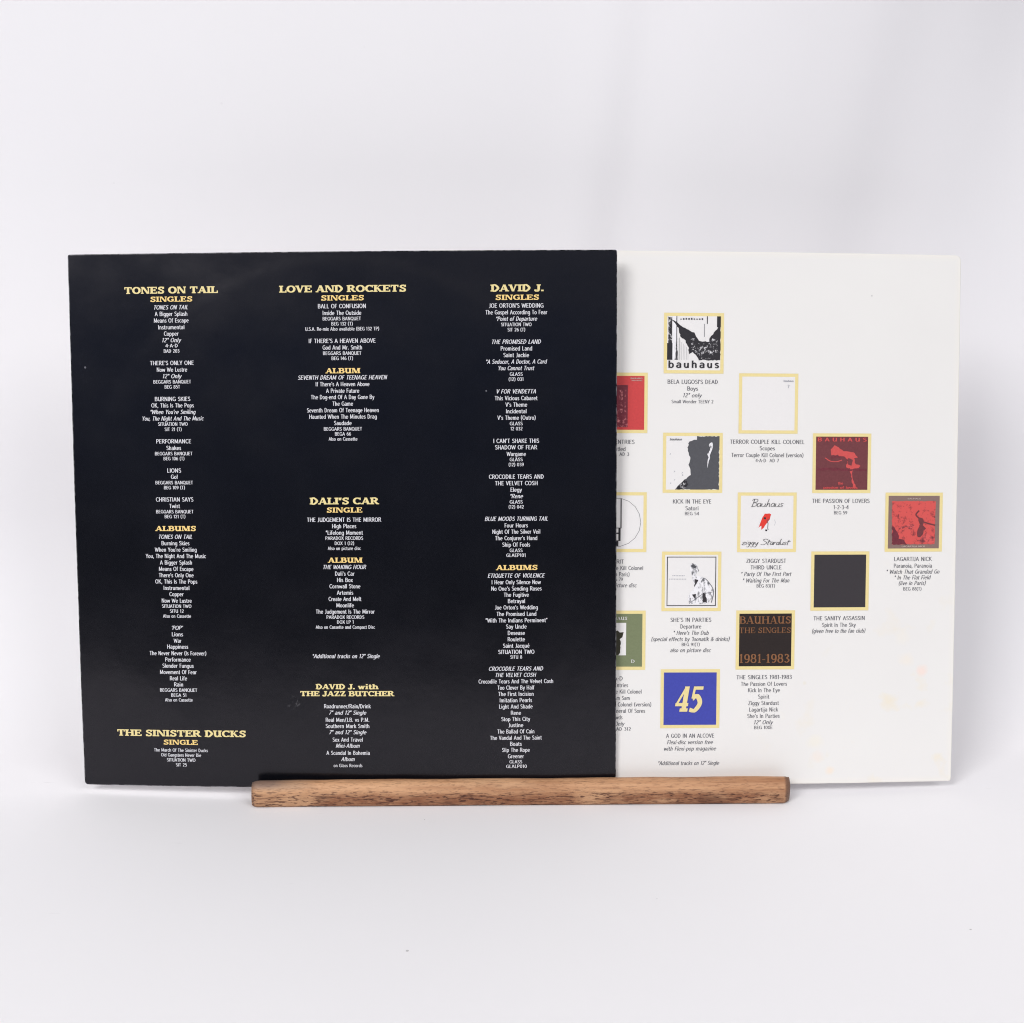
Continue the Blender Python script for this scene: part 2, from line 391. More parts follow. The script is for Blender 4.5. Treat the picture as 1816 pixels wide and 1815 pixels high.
GL = {
'A': (1.06, 'd .14 0 .52 1 t;d .88 0 .54 1 T;h .3 .75 .33;s .13 .17 0;s .89 .23 0'),
'B': (.94, 'v .22 0 1 bt;c .22 .93 .55 .94 .74 .75 .58 .55 .22 .53;c .22 .53 .62 .53 .82 .28 .62 .06 .22 .07'),
'C': (.98, 'e .54 .5 .40 .43 48 312;k .87 .64 1;k .87 .03 .24'),
'D': (1.0, 'v .22 0 1 bt;c .22 .93 .52 .94 .86 .5 .52 .06 .22 .07'),
'E': (.9, 'v .22 0 1 bt;h .2 .82 1;h .2 .62 .52;h .2 .86 0;k .80 .70 1;k .84 0 .30;k .62 .36 .68'),
'G': (1.04, 'e .54 .5 .40 .43 48 312;k .86 .64 1;v .84 .05 .42 ;h .62 1.0 .42'),
'H': (1.12, 'v .22 0 1 bt;v .90 0 1 bt;h .22 .9 .52'),
'I': (.48, 'v .24 0 1 bt'),
'J': (.72, 'v .48 .22 1 t;c .48 .25 .36 .05 .14 .06 .08 .26'),
'K': (1.04, 'v .22 0 1 bt;d .24 .38 .80 1 t;d .86 0 .44 .6 T;s .80 .17 1;s .88 .2 0'),
'L': (.84, 'v .22 0 1 bt;h .2 .80 0;k .79 0 .36'),
'M': (1.3, 'd .16 0 .16 1 t;d .28 1 .66 .03 T;d 1.02 1 .66 .03 t;v 1.08 0 1 bt;s .16 .17 0;s .16 .15 1'),
'N': (1.1, 'd .16 0 .16 1 t;d .24 1 .88 0 T;d .94 0 .94 1 t;s .16 .17 0;s .16 .15 1;s .94 .17 1'),
'O': (1.06, 'e .53 .5 .40 .43 0 360'),
'R': (1.04, 'v .22 0 1 bt;c .22 .93 .56 .94 .78 .74 .58 .52 .22 .5;d .88 0 .52 .5 T;s .90 .17 0'),
'S': (.86, 'w .74 .76 .60 .91 .34 .91 .20 .73 .36 .57 .60 .45 .72 .27 .58 .09 .32 .08 .14 .27;k .76 .68 1;k .13 0 .32'),
'T': (.98, 'v .49 0 1 b;h .06 .92 1;k .09 .66 1;k .89 .66 1'),
'U': (1.04, 'v .22 .28 1 t;c .22 .3 .34 .09 .52 .06 .80 .26;v .80 0 1 bt'),
'V': (1.0, 'd .18 1 .5 0 T;d .84 1 .52 0 t;s .17 .22 1;s .85 .16 1'),
'Z': (.9, 'h .1 .8 1;h .08 .82 0;d .2 .04 .7 .96 T;k .12 .66 1;k .80 0 .34'),
"'": (.34, 'd .12 .62 .2 1 T'), '.': (.36, 'v .16 0 .22 '), ' ': (.42, ''),
'-': (.46, 'h .04 .42 .36'),
'w': (1.12, 'd .14 .66 .36 0 T;d .56 .66 .38 0 t;d .54 .66 .74 0 T;d .96 .66 .76 0 t;s .13 .15 .66;s .96 .13 .66'),
'i': (.46, 'v .23 0 .66 b;v .23 .78 1 ;s .17 .14 .66'),
't': (.6, 'v .26 .1 .9 ;h .04 .52 .62;c .26 .2 .32 .06 .42 .05 .54 .12'),
'h': (.98, 'v .2 0 1 b;s .14 .14 1;c .2 .46 .42 .64 .66 .58 .74 .4;v .74 0 .42 b'),
'1': (.62, 'v .32 0 1 b;d .12 .78 .28 1 t'),
'9': (.82, 'e .4 .66 .26 .29 0 360;c .66 .66 .64 .3 .44 .06 .18 .1'),
'8': (.82, 'e .4 .74 .24 .22 0 360;e .4 .28 .29 .24 0 360'),
'3': (.78, 'c .14 .82 .34 .95 .6 .76 .34 .53;c .34 .53 .66 .3 .40 .05 .1 .16'),
'4': (.86, 'd .12 .30 .56 1 t;h .04 .80 .28;v .58 0 1 b'),
'5': (.84, 'h .26 .76 1;d .22 .52 .26 1 t;c .22 .52 .46 .62 .70 .34 .46 .05 .14 .08'),
}
def glyph_polys(ch, T, t):
    wd, src = GL[ch]; out = []
    for it in src.split(';'):
        f = it.split()
        if not f: continue
        k, fl = f[0], ''
        if f[-1].isalpha(): fl = f[-1]; f = f[:-1]
        a = [float(x) for x in f[1:]]
        def rect(x0, y0, x1, y1): out.append([(x0, y0), (x1, y0), (x1, y1), (x0, y1)])
        if k == 'v':
            rect(a[0]-T/2, a[1], a[0]+T/2, a[2])
            if 'b' in fl: rect(a[0]-T/2-.10, a[1], a[0]+T/2+.10, a[1]+t)
            if 't' in fl: rect(a[0]-T/2-.10, a[2]-t, a[0]+T/2+.10, a[2])
        elif k == 'h':
            y = 1-t/2 if a[2] == 1 else t/2 if a[2] == 0 else a[2]
            rect(a[0], y-t/2, a[1], y+t/2)
        elif k == 's':
            y = t if a[2] == 0 else a[2]; rect(a[0]-a[1], y-t, a[0]+a[1], y)
        elif k == 'k': rect(a[0]-t*.45, a[1], a[0]+t*.45, a[2])
        elif k == 'd':
            wv = (T if fl == 'T' else t)*1.06
            x0, y0, x1, y1 = a
            if y0 > y1: x0, y0, x1, y1 = x1, y1, x0, y0
            out.append([(x0-wv/2, y0), (x0+wv/2, y0), (x1+wv/2, y1), (x1-wv/2, y1)])
        elif k == 'e': out += pen(ring(*a), T, t)
        elif k in 'cw':
            pts = curve([(a[i], a[i+1]) for i in range(0, len(a), 2)])
            out += pen(pts, T, t) if k == 'c' else pen(pts, T*.86, T*.62)
    return wd, out
def slab(text, T=.31, t=.17, sp=.02):
    x, out = 0., []
    for ch in text:
        wd, ps = glyph_polys(ch, T, t)
        out += [[(x+p[0], p[1]) for p in q] for q in ps]; x += wd+sp
    return out
SCR = {
'B': (.62, [[(.12, 0), (.28, 1)], [(0, .82), (.3, 1), (.62, .9), (.52, .62), (.2, .52), (.6, .45), (.5, .1), (.02, 0)]]),
'a': (.5, [[(.42, .42), (.18, .45), (.05, .2), (.15, 0), (.34, .12), (.44, .42), (.40, .06), (.52, .02)]]),
'u': (.5, [[(.05, .42), (.05, .1), (.2, 0), (.38, .15), (.42, .42), (.40, .06), (.52, .02)]]),
'h': (.5, [[(.06, 0), (.2, 1)], [(.08, .12), (.24, .42), (.38, .38), (.36, .06), (.5, .02)]]),
's': (.42, [[(.36, .4), (.12, .44), (.12, .26), (.3, .16), (.2, 0), (0, .04)]]),
'z': (.46, [[(0, .40), (.4, .44), (.02, .02), (.44, 0)]]),
'i': (.24, [[(.1, .42), (.07, .05), (.2, 0)], [(.15, .6), (.2, .66)]]),
'g': (.48, [[(.4, .4), (.15, .42), (.08, .15), (.3, .1), (.42, .4), (.3, -.32), (.04, -.3)]]),
'y': (.48, [[(.05, .42), (.1, .12), (.3, .1), (.45, .42), (.3, -.32), (0, -.3)]]),
'S': (.9, [[(.92, .72), (.55, .95), (.2, .8), (.5, .55), (.8, .35), (.5, .02), (.05, .06)]]),
't': (.36, [[(.16, .8), (.08, .06), (.26, 0)], [(0, .5), (.42, .56)]]),
'r': (.36, [[(.05, .42), (.04, 0)], [(.06, .22), (.2, .42), (.34, .4)]]),
'd': (.52, [[(.4, .35), (.15, .4), (.05, .15), (.2, 0), (.4, .3), (.5, .95)], [(.42, .3), (.40, .0), (.54, .02)]]),
'b': (.46, [[(.04, 1), (.02, .05), (.2, 0), (.36, .22), (.22, .42), (.04, .28)]]),
' ': (.35, []),
}
def script(text, T=.07, t=.05, slant=.18):
    x, out = 0., []
    for ch in text:
        wd, st = SCR[ch]
        for s_ in st: out += pen([(x+p[0]+slant*p[1], p[1]) for p in curve(s_, 4)], T, t)
        x += wd
    return out

# plain condensed face: strokes in units of the cap height
KF = {
'A': (.60, 'l .05 0 .30 .98;l .56 0 .30 .98;l .14 .33 .47 .33'), 'B': (.56, 'l .1 0 .1 1;c .1 .95 .34 .95 .46 .75 .34 .54 .1 .53;c .1 .53 .36 .53 .50 .28 .36 .05 .1 .05'),
'C': (.56, 'e .34 .5 .27 .46 42 318'), 'D': (.60, 'l .1 0 .1 1;c .1 .95 .3 .95 .53 .5 .3 .05 .1 .05'), 'E': (.48, 'l .1 0 .1 1;l .1 .95 .45 .95;l .1 .52 .40 .52;l .1 .05 .46 .05'),
'F': (.44, 'l .1 0 .1 1;l .1 .95 .43 .95;l .1 .50 .38 .50'), 'G': (.62, 'e .34 .5 .27 .46 42 325;l .57 .05 .57 .45;l .38 .45 .57 .45'), 'H': (.62, 'l .1 0 .1 1;l .52 0 .52 1;l .1 .5 .52 .5'),
'I': (.2, 'l .1 0 .1 1'), 'J': (.34, 'l .24 1 .24 .2;c .24 .22 .18 .03 .02 -.02'), 'K': (.56, 'l .1 0 .1 1;l .1 .42 .5 1;l .22 .58 .54 0'), 'L': (.44, 'l .1 0 .1 1;l .1 .05 .43 .05'),
'M': (.76, 'l .1 0 .13 1;l .13 .98 .38 .1;l .63 .98 .38 .1;l .66 0 .63 1'), 'N': (.62, 'l .1 0 .1 1;l .1 1 .52 0;l .52 0 .52 1'), 'O': (.66, 'e .33 .5 .27 .46 0 360'), 'P': (.52, 'l .1 0 .1 1;c .1 .95 .34 .95 .47 .72 .34 .48 .1 .47'),
'Q': (.66, 'e .33 .5 .27 .46 0 360;l .36 .22 .60 -.08'), 'R': (.56, 'l .1 0 .1 1;c .1 .95 .34 .95 .47 .73 .34 .50 .1 .49;l .28 .47 .54 0'), 'S': (.48, 'c .41 .84 .27 .96 .1 .86 .1 .66 .26 .52 .41 .36 .40 .13 .24 .04 .06 .14'),
'T': (.5, 'l .25 0 .25 1;l .02 .95 .48 .95'), 'U': (.62, 'l .1 .95 .1 .3;c .1 .33 .18 .07 .36 .07 .50 .3;l .52 0 .52 1;l .04 .95 .14 .95'), 'V': (.54, 'l .04 1 .27 .02;l .50 1 .27 .02'),
'W': (.84, 'l .04 1 .22 .02;l .42 .9 .22 .02;l .42 .9 .62 .02;l .80 1 .62 .02'), 'X': (.54, 'l .06 1 .5 0;l .48 1 .04 0'), 'Y': (.52, 'l .03 1 .26 .45;l .49 1 .26 .45;l .26 0 .26 .47'), 'Z': (.5, 'l .06 .95 .46 .95;l .44 .95 .06 .05;l .05 .05 .47 .05'),
'a': (.48, 'c .09 .58 .23 .69 .39 .56 .40 .3 .40 0;c .40 .40 .14 .37 .08 .16 .22 .03 .40 .18'), 'b': (.50, 'l .1 0 .1 1;e .27 .34 .18 .31 0 360'), 'c': (.42, 'e .26 .34 .19 .31 42 318'), 'd': (.50, 'l .41 0 .41 1;e .24 .34 .18 .31 0 360'),
'e': (.48, 'e .25 .34 .19 .31 0 315;l .08 .36 .42 .36'), 'f': (.30, 'c .33 .94 .20 .96 .13 .8 .13 0;l .01 .66 .28 .66'), 'g': (.48, 'e .24 .35 .18 .30 0 360;c .41 .68 .41 -.08 .28 -.26 .07 -.20'), 'h': (.50, 'l .1 0 .1 1;c .1 .48 .26 .67 .39 .55 .40 .3 .40 0'),
'i': (.2, 'l .1 0 .1 .68;l .1 .84 .1 .99'), 'j': (.2, 'c .1 .68 .1 -.08 .04 -.24 -.05 -.24;l .1 .84 .1 .99'), 'k': (.46, 'l .1 0 .1 1;l .1 .28 .42 .68;l .2 .42 .44 0'), 'l': (.2, 'l .1 0 .1 1'),
'm': (.76, 'l .1 0 .1 .68;c .1 .48 .24 .67 .36 .55 .37 .3 .37 0;c .37 .48 .51 .67 .64 .55 .65 .3 .65 0'), 'n': (.50, 'l .1 0 .1 .68;c .1 .48 .26 .67 .39 .55 .40 .3 .40 0'), 'o': (.48, 'e .24 .34 .18 .31 0 360'), 'p': (.50, 'l .1 -.28 .1 .68;e .27 .34 .18 .31 0 360'),
'q': (.50, 'l .41 -.28 .41 .68;e .24 .34 .18 .31 0 360'), 'r': (.34, 'l .1 0 .1 .68;c .1 .44 .2 .62 .34 .63'), 's': (.38, 'c .33 .57 .2 .66 .08 .56 .12 .41 .27 .31 .32 .16 .2 .04 .04 .11'), 't': (.30, 'c .13 .9 .13 .5 .14 .12 .22 .03 .31 .06;l .01 .66 .28 .66'),
'u': (.50, 'c .1 .68 .1 .22 .22 .04 .40 .22;l .40 0 .40 .68'), 'v': (.44, 'l .04 .68 .22 .02;l .40 .68 .22 .02'), 'w': (.68, 'l .04 .68 .18 .02;l .34 .62 .18 .02;l .34 .62 .50 .02;l .64 .68 .50 .02'), 'x': (.42, 'l .05 .68 .38 0;l .37 .68 .04 0'),
'y': (.44, 'l .04 .68 .23 .06;c .41 .68 .26 .1 .16 -.2 .02 -.25'), 'z': (.40, 'l .05 .63 .36 .63;l .35 .63 .06 .05;l .05 .05 .37 .05'), 'é': (.48, 'e .25 .34 .19 .31 0 315;l .08 .36 .42 .36;l .20 .80 .31 .98'),
'0': (.52, 'e .26 .5 .19 .46 0 360'), '1': (.34, 'l .2 0 .2 1;l .07 .82 .2 .98'), '2': (.50, 'c .08 .78 .22 .96 .41 .84 .37 .56 .09 .07;l .07 .05 .45 .05'), '3': (.48, 'c .08 .84 .22 .96 .39 .78 .22 .54;c .22 .54 .43 .34 .30 .05 .06 .12'),
'4': (.52, 'l .38 0 .38 1;l .38 .98 .06 .30;l .05 .28 .48 .28'), '5': (.48, 'l .12 .95 .41 .95;l .12 .95 .10 .54;c .10 .55 .30 .62 .42 .34 .28 .06 .06 .1'), '6': (.50, 'e .26 .30 .18 .26 0 360;c .40 .95 .20 .82 .08 .5 .08 .3'),
'7': (.46, 'l .05 .95 .43 .95;l .42 .93 .17 0'), '8': (.50, 'e .25 .74 .16 .21 0 360;e .25 .28 .19 .24 0 360'), '9': (.50, 'e .24 .69 .18 .26 0 360;c .42 .7 .42 .45 .30 .16 .11 .05'),
'.': (.2, 'l .1 0 .1 .15'), ',': (.2, 'l .12 .14 .06 -.14'), '!': (.2, 'l .1 .28 .1 1;l .1 0 .1 .15'), "'": (.18, 'l .09 .70 .09 1'), '"': (.28, 'l .08 .70 .08 1;l .2 .70 .2 1'), '‘': (.18, 'l .06 .72 .12 1'), '’': (.18, 'l .06 .72 .12 1'), '“': (.30, 'l .06 .72 .12 1;l .18 .72 .24 1'), '”': (.30, 'l .06 .72 .12 1;l .18 .72 .24 1'),
'*': (.30, 'l .15 .62 .15 1;l .03 .72 .27 .90;l .27 .72 .03 .90'), '(': (.28, 'c .24 1.05 .09 .75 .09 .2 .24 -.14'), ')': (.28, 'c .04 1.05 .19 .75 .19 .2 .04 -.14'), '/': (.34, 'l .02 -.08 .32 1.05'), '-': (.30, 'l .04 .38 .26 .38'), '·': (.26, 'l .13 .40 .13 .56'),
'&': (.62, 'c .56 .5 .42 .1 .2 .03 .07 .22 .2 .46 .38 .68 .34 .92 .2 .94 .12 .78 .24 .52 .58 0'), ' ': (.32, ''),
}
def plain(text, T=.16, t=.12, sp=.05):
    x, out = 0., []
    for ch in text:
        wd, src = KF[ch]
        for it in src.split(';'):
            f = it.split()
            if not f: continue
            a = [float(q) for q in f[1:]]
            if f[0] == 'e': ps = pen(ring(*a), T, t)
            elif f[0] == 'l':
                pts = [(a[i], a[i+1]) for i in range(0, len(a), 2)]; ps = pen(pts, T, t)
            else: ps = pen(curve([(a[i], a[i+1]) for i in range(0, len(a), 2)], 5), T, t)
            out += [[(x+p[0], p[1]) for p in q] for q in ps]
        x += wd+sp
    return out

class Print:
    """Collects flat printed shapes in sleeve millimetres and lays them on the curved sheet."""
    def __init__(s, S): s.S = S; s.V = []; s.F = []; s.mi = []; s.mats = []; s.k = 0
    def mat(s, m):
        if m not in s.mats: s.mats.append(m)
        return s.mats.index(m)
    def poly(s, pts, m, off):
        b = len(s.V); s.k += 1
        for (u, v) in pts: s.V.append(s.S.at(u/1000, v/1000, (off+.002*(s.k % 15))/1000))
        a = sum(pts[i][0]*pts[(i+1) % len(pts)][1]-pts[(i+1) % len(pts)][0]*pts[i][1] for i in range(len(pts)))
        f = tuple(range(b, b+len(pts))); s.F.append(f if a > 0 else f[::-1]); s.mi.append(s.mat(m))
    def grid(s, u0, v0, u1, v1, m, off, n=6):
        for i in range(n):
            for j in range(n):
                s.V += [s.S.at((u0+(u1-u0)*(i+a)/n)/1000, (v0+(v1-v0)*(j+b_)/n)/1000, off/1000) for a, b_ in ((0, 0), (1, 0), (1, 1), (0, 1))]
                b = len(s.V)-4; s.F.append((b, b+1, b+2, b+3)); s.mi.append(s.mat(m))
    def fit(s, polys, uc, vc, wd, cap, m, off, shear=0.):
        """scale polys (cap height 1) to width wd, centred on uc, caps centred on vc"""
        if not polys: return
        P = [[(p[0]+shear*p[1], p[1]) for p in q] for q in polys]
        xs = [p[0] for q in P for p in q]; x0, x1 = min(xs), max(xs); k = wd/(x1-x0)
        for q in P: s.poly([(uc-wd/2+(p[0]-x0)*k, vc-cap/2+p[1]*cap) for p in q], m, off)
    def build(s, name, parent, root):
        me_m = [M[q] for q in s.mats]
        o = mesh_obj(name, s.V, s.F, me_m, None, root.location, s.mi)
        o.parent = parent
        return o

# style, centre u, centre v, width (millimetres on the sheet), words
BLACK_LINES = [
('H', -94.9, 131.14, 53.15, 'TONES ON TAIL'),
('S', -94.79, 126.14, 23.8, 'SINGLES'),
('i', -95.05, 121.63, 19.17, 'TONES ON TAIL'),
('n', -95.13, 118.02, 18.56, 'A Bigger Splash'),
('n', -95.07, 114.35, 19.87, 'Means Of Escape'),
('n', -95.16, 110.61, 14.92, 'Instrumental'),
('n', -95.24, 107.05, 8.36, 'Copper'),
('i', -95.02, 103.43, 10.84, '12" Only'),
('s', -95.25, 100.35, 7.19, '4·A·D'),
('s', -95.29, 97.38, 8.99, 'BAD 203'),
('n', -95.32, 90.73, 24.81, "THERE'S ONLY ONE"),
('n', -95.34, 87.03, 17.37, 'Now We Lustre'),
('i', -95.21, 83.4, 10.86, '12" Only'),
('s', -95.45, 80.24, 21.48, 'BEGGARS BANQUET'),
('s', -95.42, 77.39, 8.76, 'BEG 85T'),
('n', -95.44, 70.64, 20.26, 'BURNING SKIES'),
('n', -95.54, 67.06, 24.37, 'OK, This Is The Pops'),
('i', -95.35, 63.4, 25.93, "*When You're Smiling"),
('i', -95.37, 59.75, 35.08, 'You, The Night And The Music'),
('s', -95.63, 56.58, 16.99, 'SITUATION TWO'),
('s', -95.54, 53.65, 9.71, 'SIT 21 (T)'),
('n', -95.44, 46.91, 19.87, 'PERFORMANCE'),
('n', -95.46, 43.18, 8.41, 'Shakes'),
('s', -95.62, 40.0, 21.38, 'BEGGARS BANQUET'),
('s', -95.49, 37.19, 11.91, 'BEG 106 (T)'),
('n', -95.53, 30.45, 7.92, 'LIONS'),
('n', -95.59, 26.95, 3.87, 'Go!'),
('s', -95.72, 23.63, 21.41, 'BEGGARS BANQUET'),
('s', -95.63, 20.81, 11.99, 'BEG 109 (T)'),
('n', -95.68, 14.1, 21.49, 'CHRISTIAN SAYS'),
('n', -95.7, 10.41, 6.12, 'Twist'),
('s', -95.79, 7.21, 21.38, 'BEGGARS BANQUET'),
('s', -95.67, 4.43, 11.88, 'BEG 121 (T)'),
('S', -95.57, -2.36, 23.34, 'ALBUMS'),
('i', -95.62, -7.05, 19.09, 'TONES ON TAIL'),
('n', -95.78, -10.7, 16.09, 'Burning Skies'),
('n', -95.76, -14.36, 24.12, "When You're Smiling"),
('n', -95.81, -18.01, 34.78, 'You, The Night And The Music'),
('n', -95.81, -21.67, 18.49, 'A Bigger Splash'),
('n', -95.75, -25.33, 19.94, 'Means Of Escape'),
('n', -95.78, -28.93, 20.07, "There's Only One"),
('n', -95.91, -32.54, 24.29, 'OK, This Is The Pops'),
('n', -95.87, -36.2, 14.88, 'Instrumental'),
('n', -95.95, -39.75, 8.23, 'Copper'),
('n', -95.9, -43.49, 17.34, 'Now We Lustre'),
('s', -96.01, -46.67, 17.03, 'SITUATION TWO'),
('s', -96.02, -49.48, 7.98, 'SITU 12'),
('s', -95.97, -52.35, 16.28, 'Also on Cassette'),
('i', -95.89, -59.13, 6.61, '‘POP’'),
('n', -95.99, -62.82, 6.48, 'Lions'),
('n', -96.05, -66.51, 4.41, 'War'),
('n', -96.05, -69.96, 12.16, 'Happiness'),
('n', -95.99, -73.73, 32.7, 'The Never Never (Is Forever)'),
('n', -96.06, -77.37, 14.81, 'Performance'),
('n', -96.12, -80.95, 18.03, 'Slender Fungus'),
('n', -96.06, -84.6, 21.26, 'Movement Of Fear'),
('n', -96.05, -88.24, 9.97, 'Real Life'),
('n', -96.08, -91.77, 5.18, 'Rain'),
('s', -96.21, -95.05, 21.53, 'BEGGARS BANQUET'),
('s', -96.21, -97.95, 8.78, 'BEGA 51'),
('s', -96.17, -100.73, 16.11, 'Also on Cassette'),
('H', -95.46, -120.27, 75.01, 'THE SINISTER DUCKS'),
('S', -95.88, -125.49, 19.95, 'SINGLE'),
('s', -95.86, -130.13, 31.42, 'The March Of The Sinister Ducks'),
('s', -95.86, -132.99, 23.45, 'Old Gangsters Never Die'),
('s', -95.9, -135.91, 16.67, 'SITUATION TWO'),
('s', -95.9, -138.78, 6.4, 'SIT 25'),
('H', 1.49, 131.02, 70.74, 'LOVE AND ROCKETS'),
('S', 1.43, 125.99, 23.75, 'SINGLES'),
('n', 1.03, 121.46, 26.73, 'BALL OF CONFUSION'),
('n', 1.07, 117.75, 21.59, 'Inside The Outside'),
('s', 0.87, 114.58, 21.29, 'BEGGARS BANQUET'),
('s', 1.01, 111.76, 11.95, 'BEG 132 (T)'),
('s', 1.0, 108.95, 41.21, 'U.S.A. Re-mix Also available (BEG 132 TP)'),
('n', 0.88, 102.35, 37.29, "IF THERE'S A HEAVEN ABOVE"),
('n', 0.93, 98.69, 22.05, 'God And Mr. Smith'),
('s', 0.79, 95.51, 21.39, 'BEGGARS BANQUET'),
('s', 0.84, 92.68, 11.98, 'BEG 146 (T)'),
('S', 1.04, 85.82, 19.53, 'ALBUM'),
('i', 0.83, 82.09, 50.1, 'SEVENTH DREAM OF TEENAGE HEAVEN'),
('n', 0.8, 78.41, 30.14, "If There's A Heaven Above"),
('n', 0.78, 74.72, 18.64, 'A Private Future'),
('n', 0.74, 71.22, 35.52, 'The Dog-end Of A Day Gone By'),
('n', 0.77, 67.53, 11.52, 'The Game'),
('n', 0.72, 63.9, 40.25, 'Seventh Dream Of Teenage Heaven'),
('n', 0.76, 60.33, 37.88, 'Haunted When The Minutes Drag'),
('n', 0.63, 56.76, 9.89, 'Saudade'),
('s', 0.58, 53.48, 21.37, 'BEGGARS BANQUET'),
('s', 0.6, 50.69, 9.04, 'BEGA 66'),
('s', 0.59, 47.88, 16.19, 'Also on Cassette'),
('H', 0.79, 13.06, 39.11, "DALI'S CAR"),
('S', 0.79, 7.98, 20.0, 'SINGLE'),
('n', 0.5, 2.52, 41.86, 'THE JUDGEMENT IS THE MIRROR'),
('n', 0.47, -1.1, 13.63, 'High Places'),
('n', 0.5, -4.79, 21.07, '*Lifelong Moment'),
('s', 0.42, -7.92, 21.26, 'PARADOX RECORDS'),
('s', 0.44, -10.81, 10.94, 'DOX 1 (12)'),
('s', 0.33, -13.65, 18.69, 'Also on picture disc'),
('S', 0.69, -20.37, 19.63, 'ALBUM'),
('i', 0.47, -24.25, 24.25, 'THE WAKING HOUR'),
('n', 0.36, -28.02, 10.96, "Dali's Car"),
('n', 0.4, -31.61, 8.93, 'His Box'),
('n', 0.34, -35.2, 17.56, 'Cornwall Stone'),
('n', 0.34, -38.85, 9.31, 'Artemis'),
('n', 0.25, -42.44, 18.63, 'Create And Melt'),
('n', 0.32, -46.04, 9.99, 'Moonlife'),
('n', 0.31, -49.65, 33.33, 'The Judgement Is The Mirror'),
('s', 0.36, -52.81, 21.42, 'PARADOX RECORDS'),
('s', 0.23, -55.61, 9.39, 'DOX LP 1'),
('s', 0.23, -58.51, 33.73, 'Also on Cassette and Compact Disc'),
('i', 0.49, -75.16, 38.31, '*Additional tracks on 12" Single'),
('G', 0.68, -92.76, 35.84, 'DAVID J. with'),
('G', 0.72, -96.79, 53.61, 'THE JAZZ BUTCHER'),
('n', 0.69, -104.07, 26.7, 'Roadrunner/Rain/Drink'),
('i', 0.79, -107.78, 21.3, '7" and 12" Single'),
('n', 0.54, -111.94, 24.8, 'Real Men/J.B. vs P.M.'),
('n', 0.54, -115.54, 24.93, 'Southern Mark Smith'),
('i', 0.7, -119.13, 21.27, '7" and 12" Single'),
('n', 0.51, -123.43, 17.17, 'Sex And Travel'),
('i', 0.49, -126.97, 13.76, 'Mini-Album'),
('n', 0.6, -131.15, 24.85, 'A Scandal In Bohemia'),
('i', 0.46, -134.76, 7.85, 'Album'),
('s', 0.46, -138.51, 16.45, 'on Glass Records'),
('H', 98.28, 130.81, 29.34, 'DAVID J.'),
('S', 98.37, 125.69, 23.94, 'SINGLES'),
('n', 97.81, 121.17, 30.22, "JOE ORTON'S WEDDING"),
('n', 97.89, 117.53, 34.14, 'The Gospel According To Fear'),
('i', 98.02, 113.95, 22.77, '*Point of Departure'),
('s', 97.8, 110.78, 16.93, 'SITUATION TWO'),
('s', 97.81, 107.91, 9.77, 'SIT 26 (T)'),
('i', 97.9, 101.27, 27.15, 'THE PROMISED LAND'),
('n', 97.8, 97.61, 17.44, 'Promised Land'),
('n', 97.69, 93.96, 14.25, 'Saint Jackie'),
('i', 97.91, 90.35, 33.95, '*A Seducer, A Doctor, A Card'),
('i', 97.78, 86.75, 19.94, 'You Cannot Trust'),
('s', 97.61, 83.44, 7.19, 'GLASS'),
('s', 97.48, 80.62, 8.16, '(12) 031'),
('i', 97.66, 73.87, 21.79, 'V FOR VENDETTA'),
('n', 97.55, 70.14, 23.79, 'This Vicious Cabaret'),
('n', 97.59, 66.51, 12.17, "V's Theme"),
('n', 97.55, 62.89, 11.39, 'Incidental'),
('n', 97.65, 59.26, 21.34, "V's Theme (Outro)"),
('s', 97.48, 56.0, 7.22, 'GLASS'),
('s', 97.62, 53.15, 6.67, '12 032'),
('n', 97.47, 46.35, 25.5, "I CAN'T SHAKE THIS"),
('n', 97.39, 42.77, 23.57, 'SHADOW OF FEAR'),
('n', 97.44, 39.06, 10.82, 'Wargame'),
('s', 97.36, 35.96, 7.29, 'GLASS'),
('s', 97.38, 33.1, 8.45, '(12) 039'),
('n', 97.41, 26.34, 30.73, 'CROCODILE TEARS AND'),
('n', 97.39, 22.68, 23.8, 'THE VELVET COSH'),
('n', 97.31, 19.02, 6.39, 'Elegy'),
('i', 97.57, 15.42, 7.19, '*Rene'),
('s', 97.25, 12.18, 7.31, 'GLASS'),
('s', 97.27, 9.37, 8.48, '(12) 042'),
('i', 97.27, 2.69, 35.39, 'BLUE MOODS TURNING TAIL'),
('n', 97.25, -1.05, 13.06, 'Four Hours'),
('n', 97.24, -4.61, 26.87, 'Night Of The Silver Veil'),
('n', 97.19, -8.23, 23.65, "The Conjurer's Hand"),
('n', 97.17, -11.92, 15.59, 'Ship Of Fools'),
('s', 97.09, -15.18, 7.28, 'GLASS'),
('s', 96.96, -17.95, 10.83, 'GLAEP101'),
('S', 97.33, -24.92, 23.39, 'ALBUMS'),
('i', 97.18, -29.49, 32.34, 'ETIQUETTE OF VIOLENCE'),
('n', 97.1, -33.2, 27.7, 'I Hear Only Silence Now'),
('n', 97.18, -36.85, 28.39, "No One's Sending Roses"),
('n', 97.13, -40.38, 14.11, 'The Fugitive'),
('n', 97.14, -43.97, 9.63, 'Betrayal'),
('n', 97.1, -47.57, 24.19, "Joe Orton's Wedding"),
('n', 97.14, -51.29, 22.36, 'The Promised Land'),
('n', 97.13, -54.97, 35.02, '“With The Indians Perminent”'),
('n', 97.05, -58.53, 11.68, 'Say Uncle'),
('n', 97.03, -62.2, 9.72, 'Desease'),
('n', 96.98, -65.81, 9.78, 'Roulette'),
('n', 96.96, -69.5, 15.08, 'Saint Jacqué'),
('n', 96.95, -73.05, 20.51, 'SITUATION TWO'),
('s', 96.87, -75.99, 6.71, 'SITU 8'),
('i', 96.75, -82.69, 30.83, 'CROCODILE TEARS AND'),
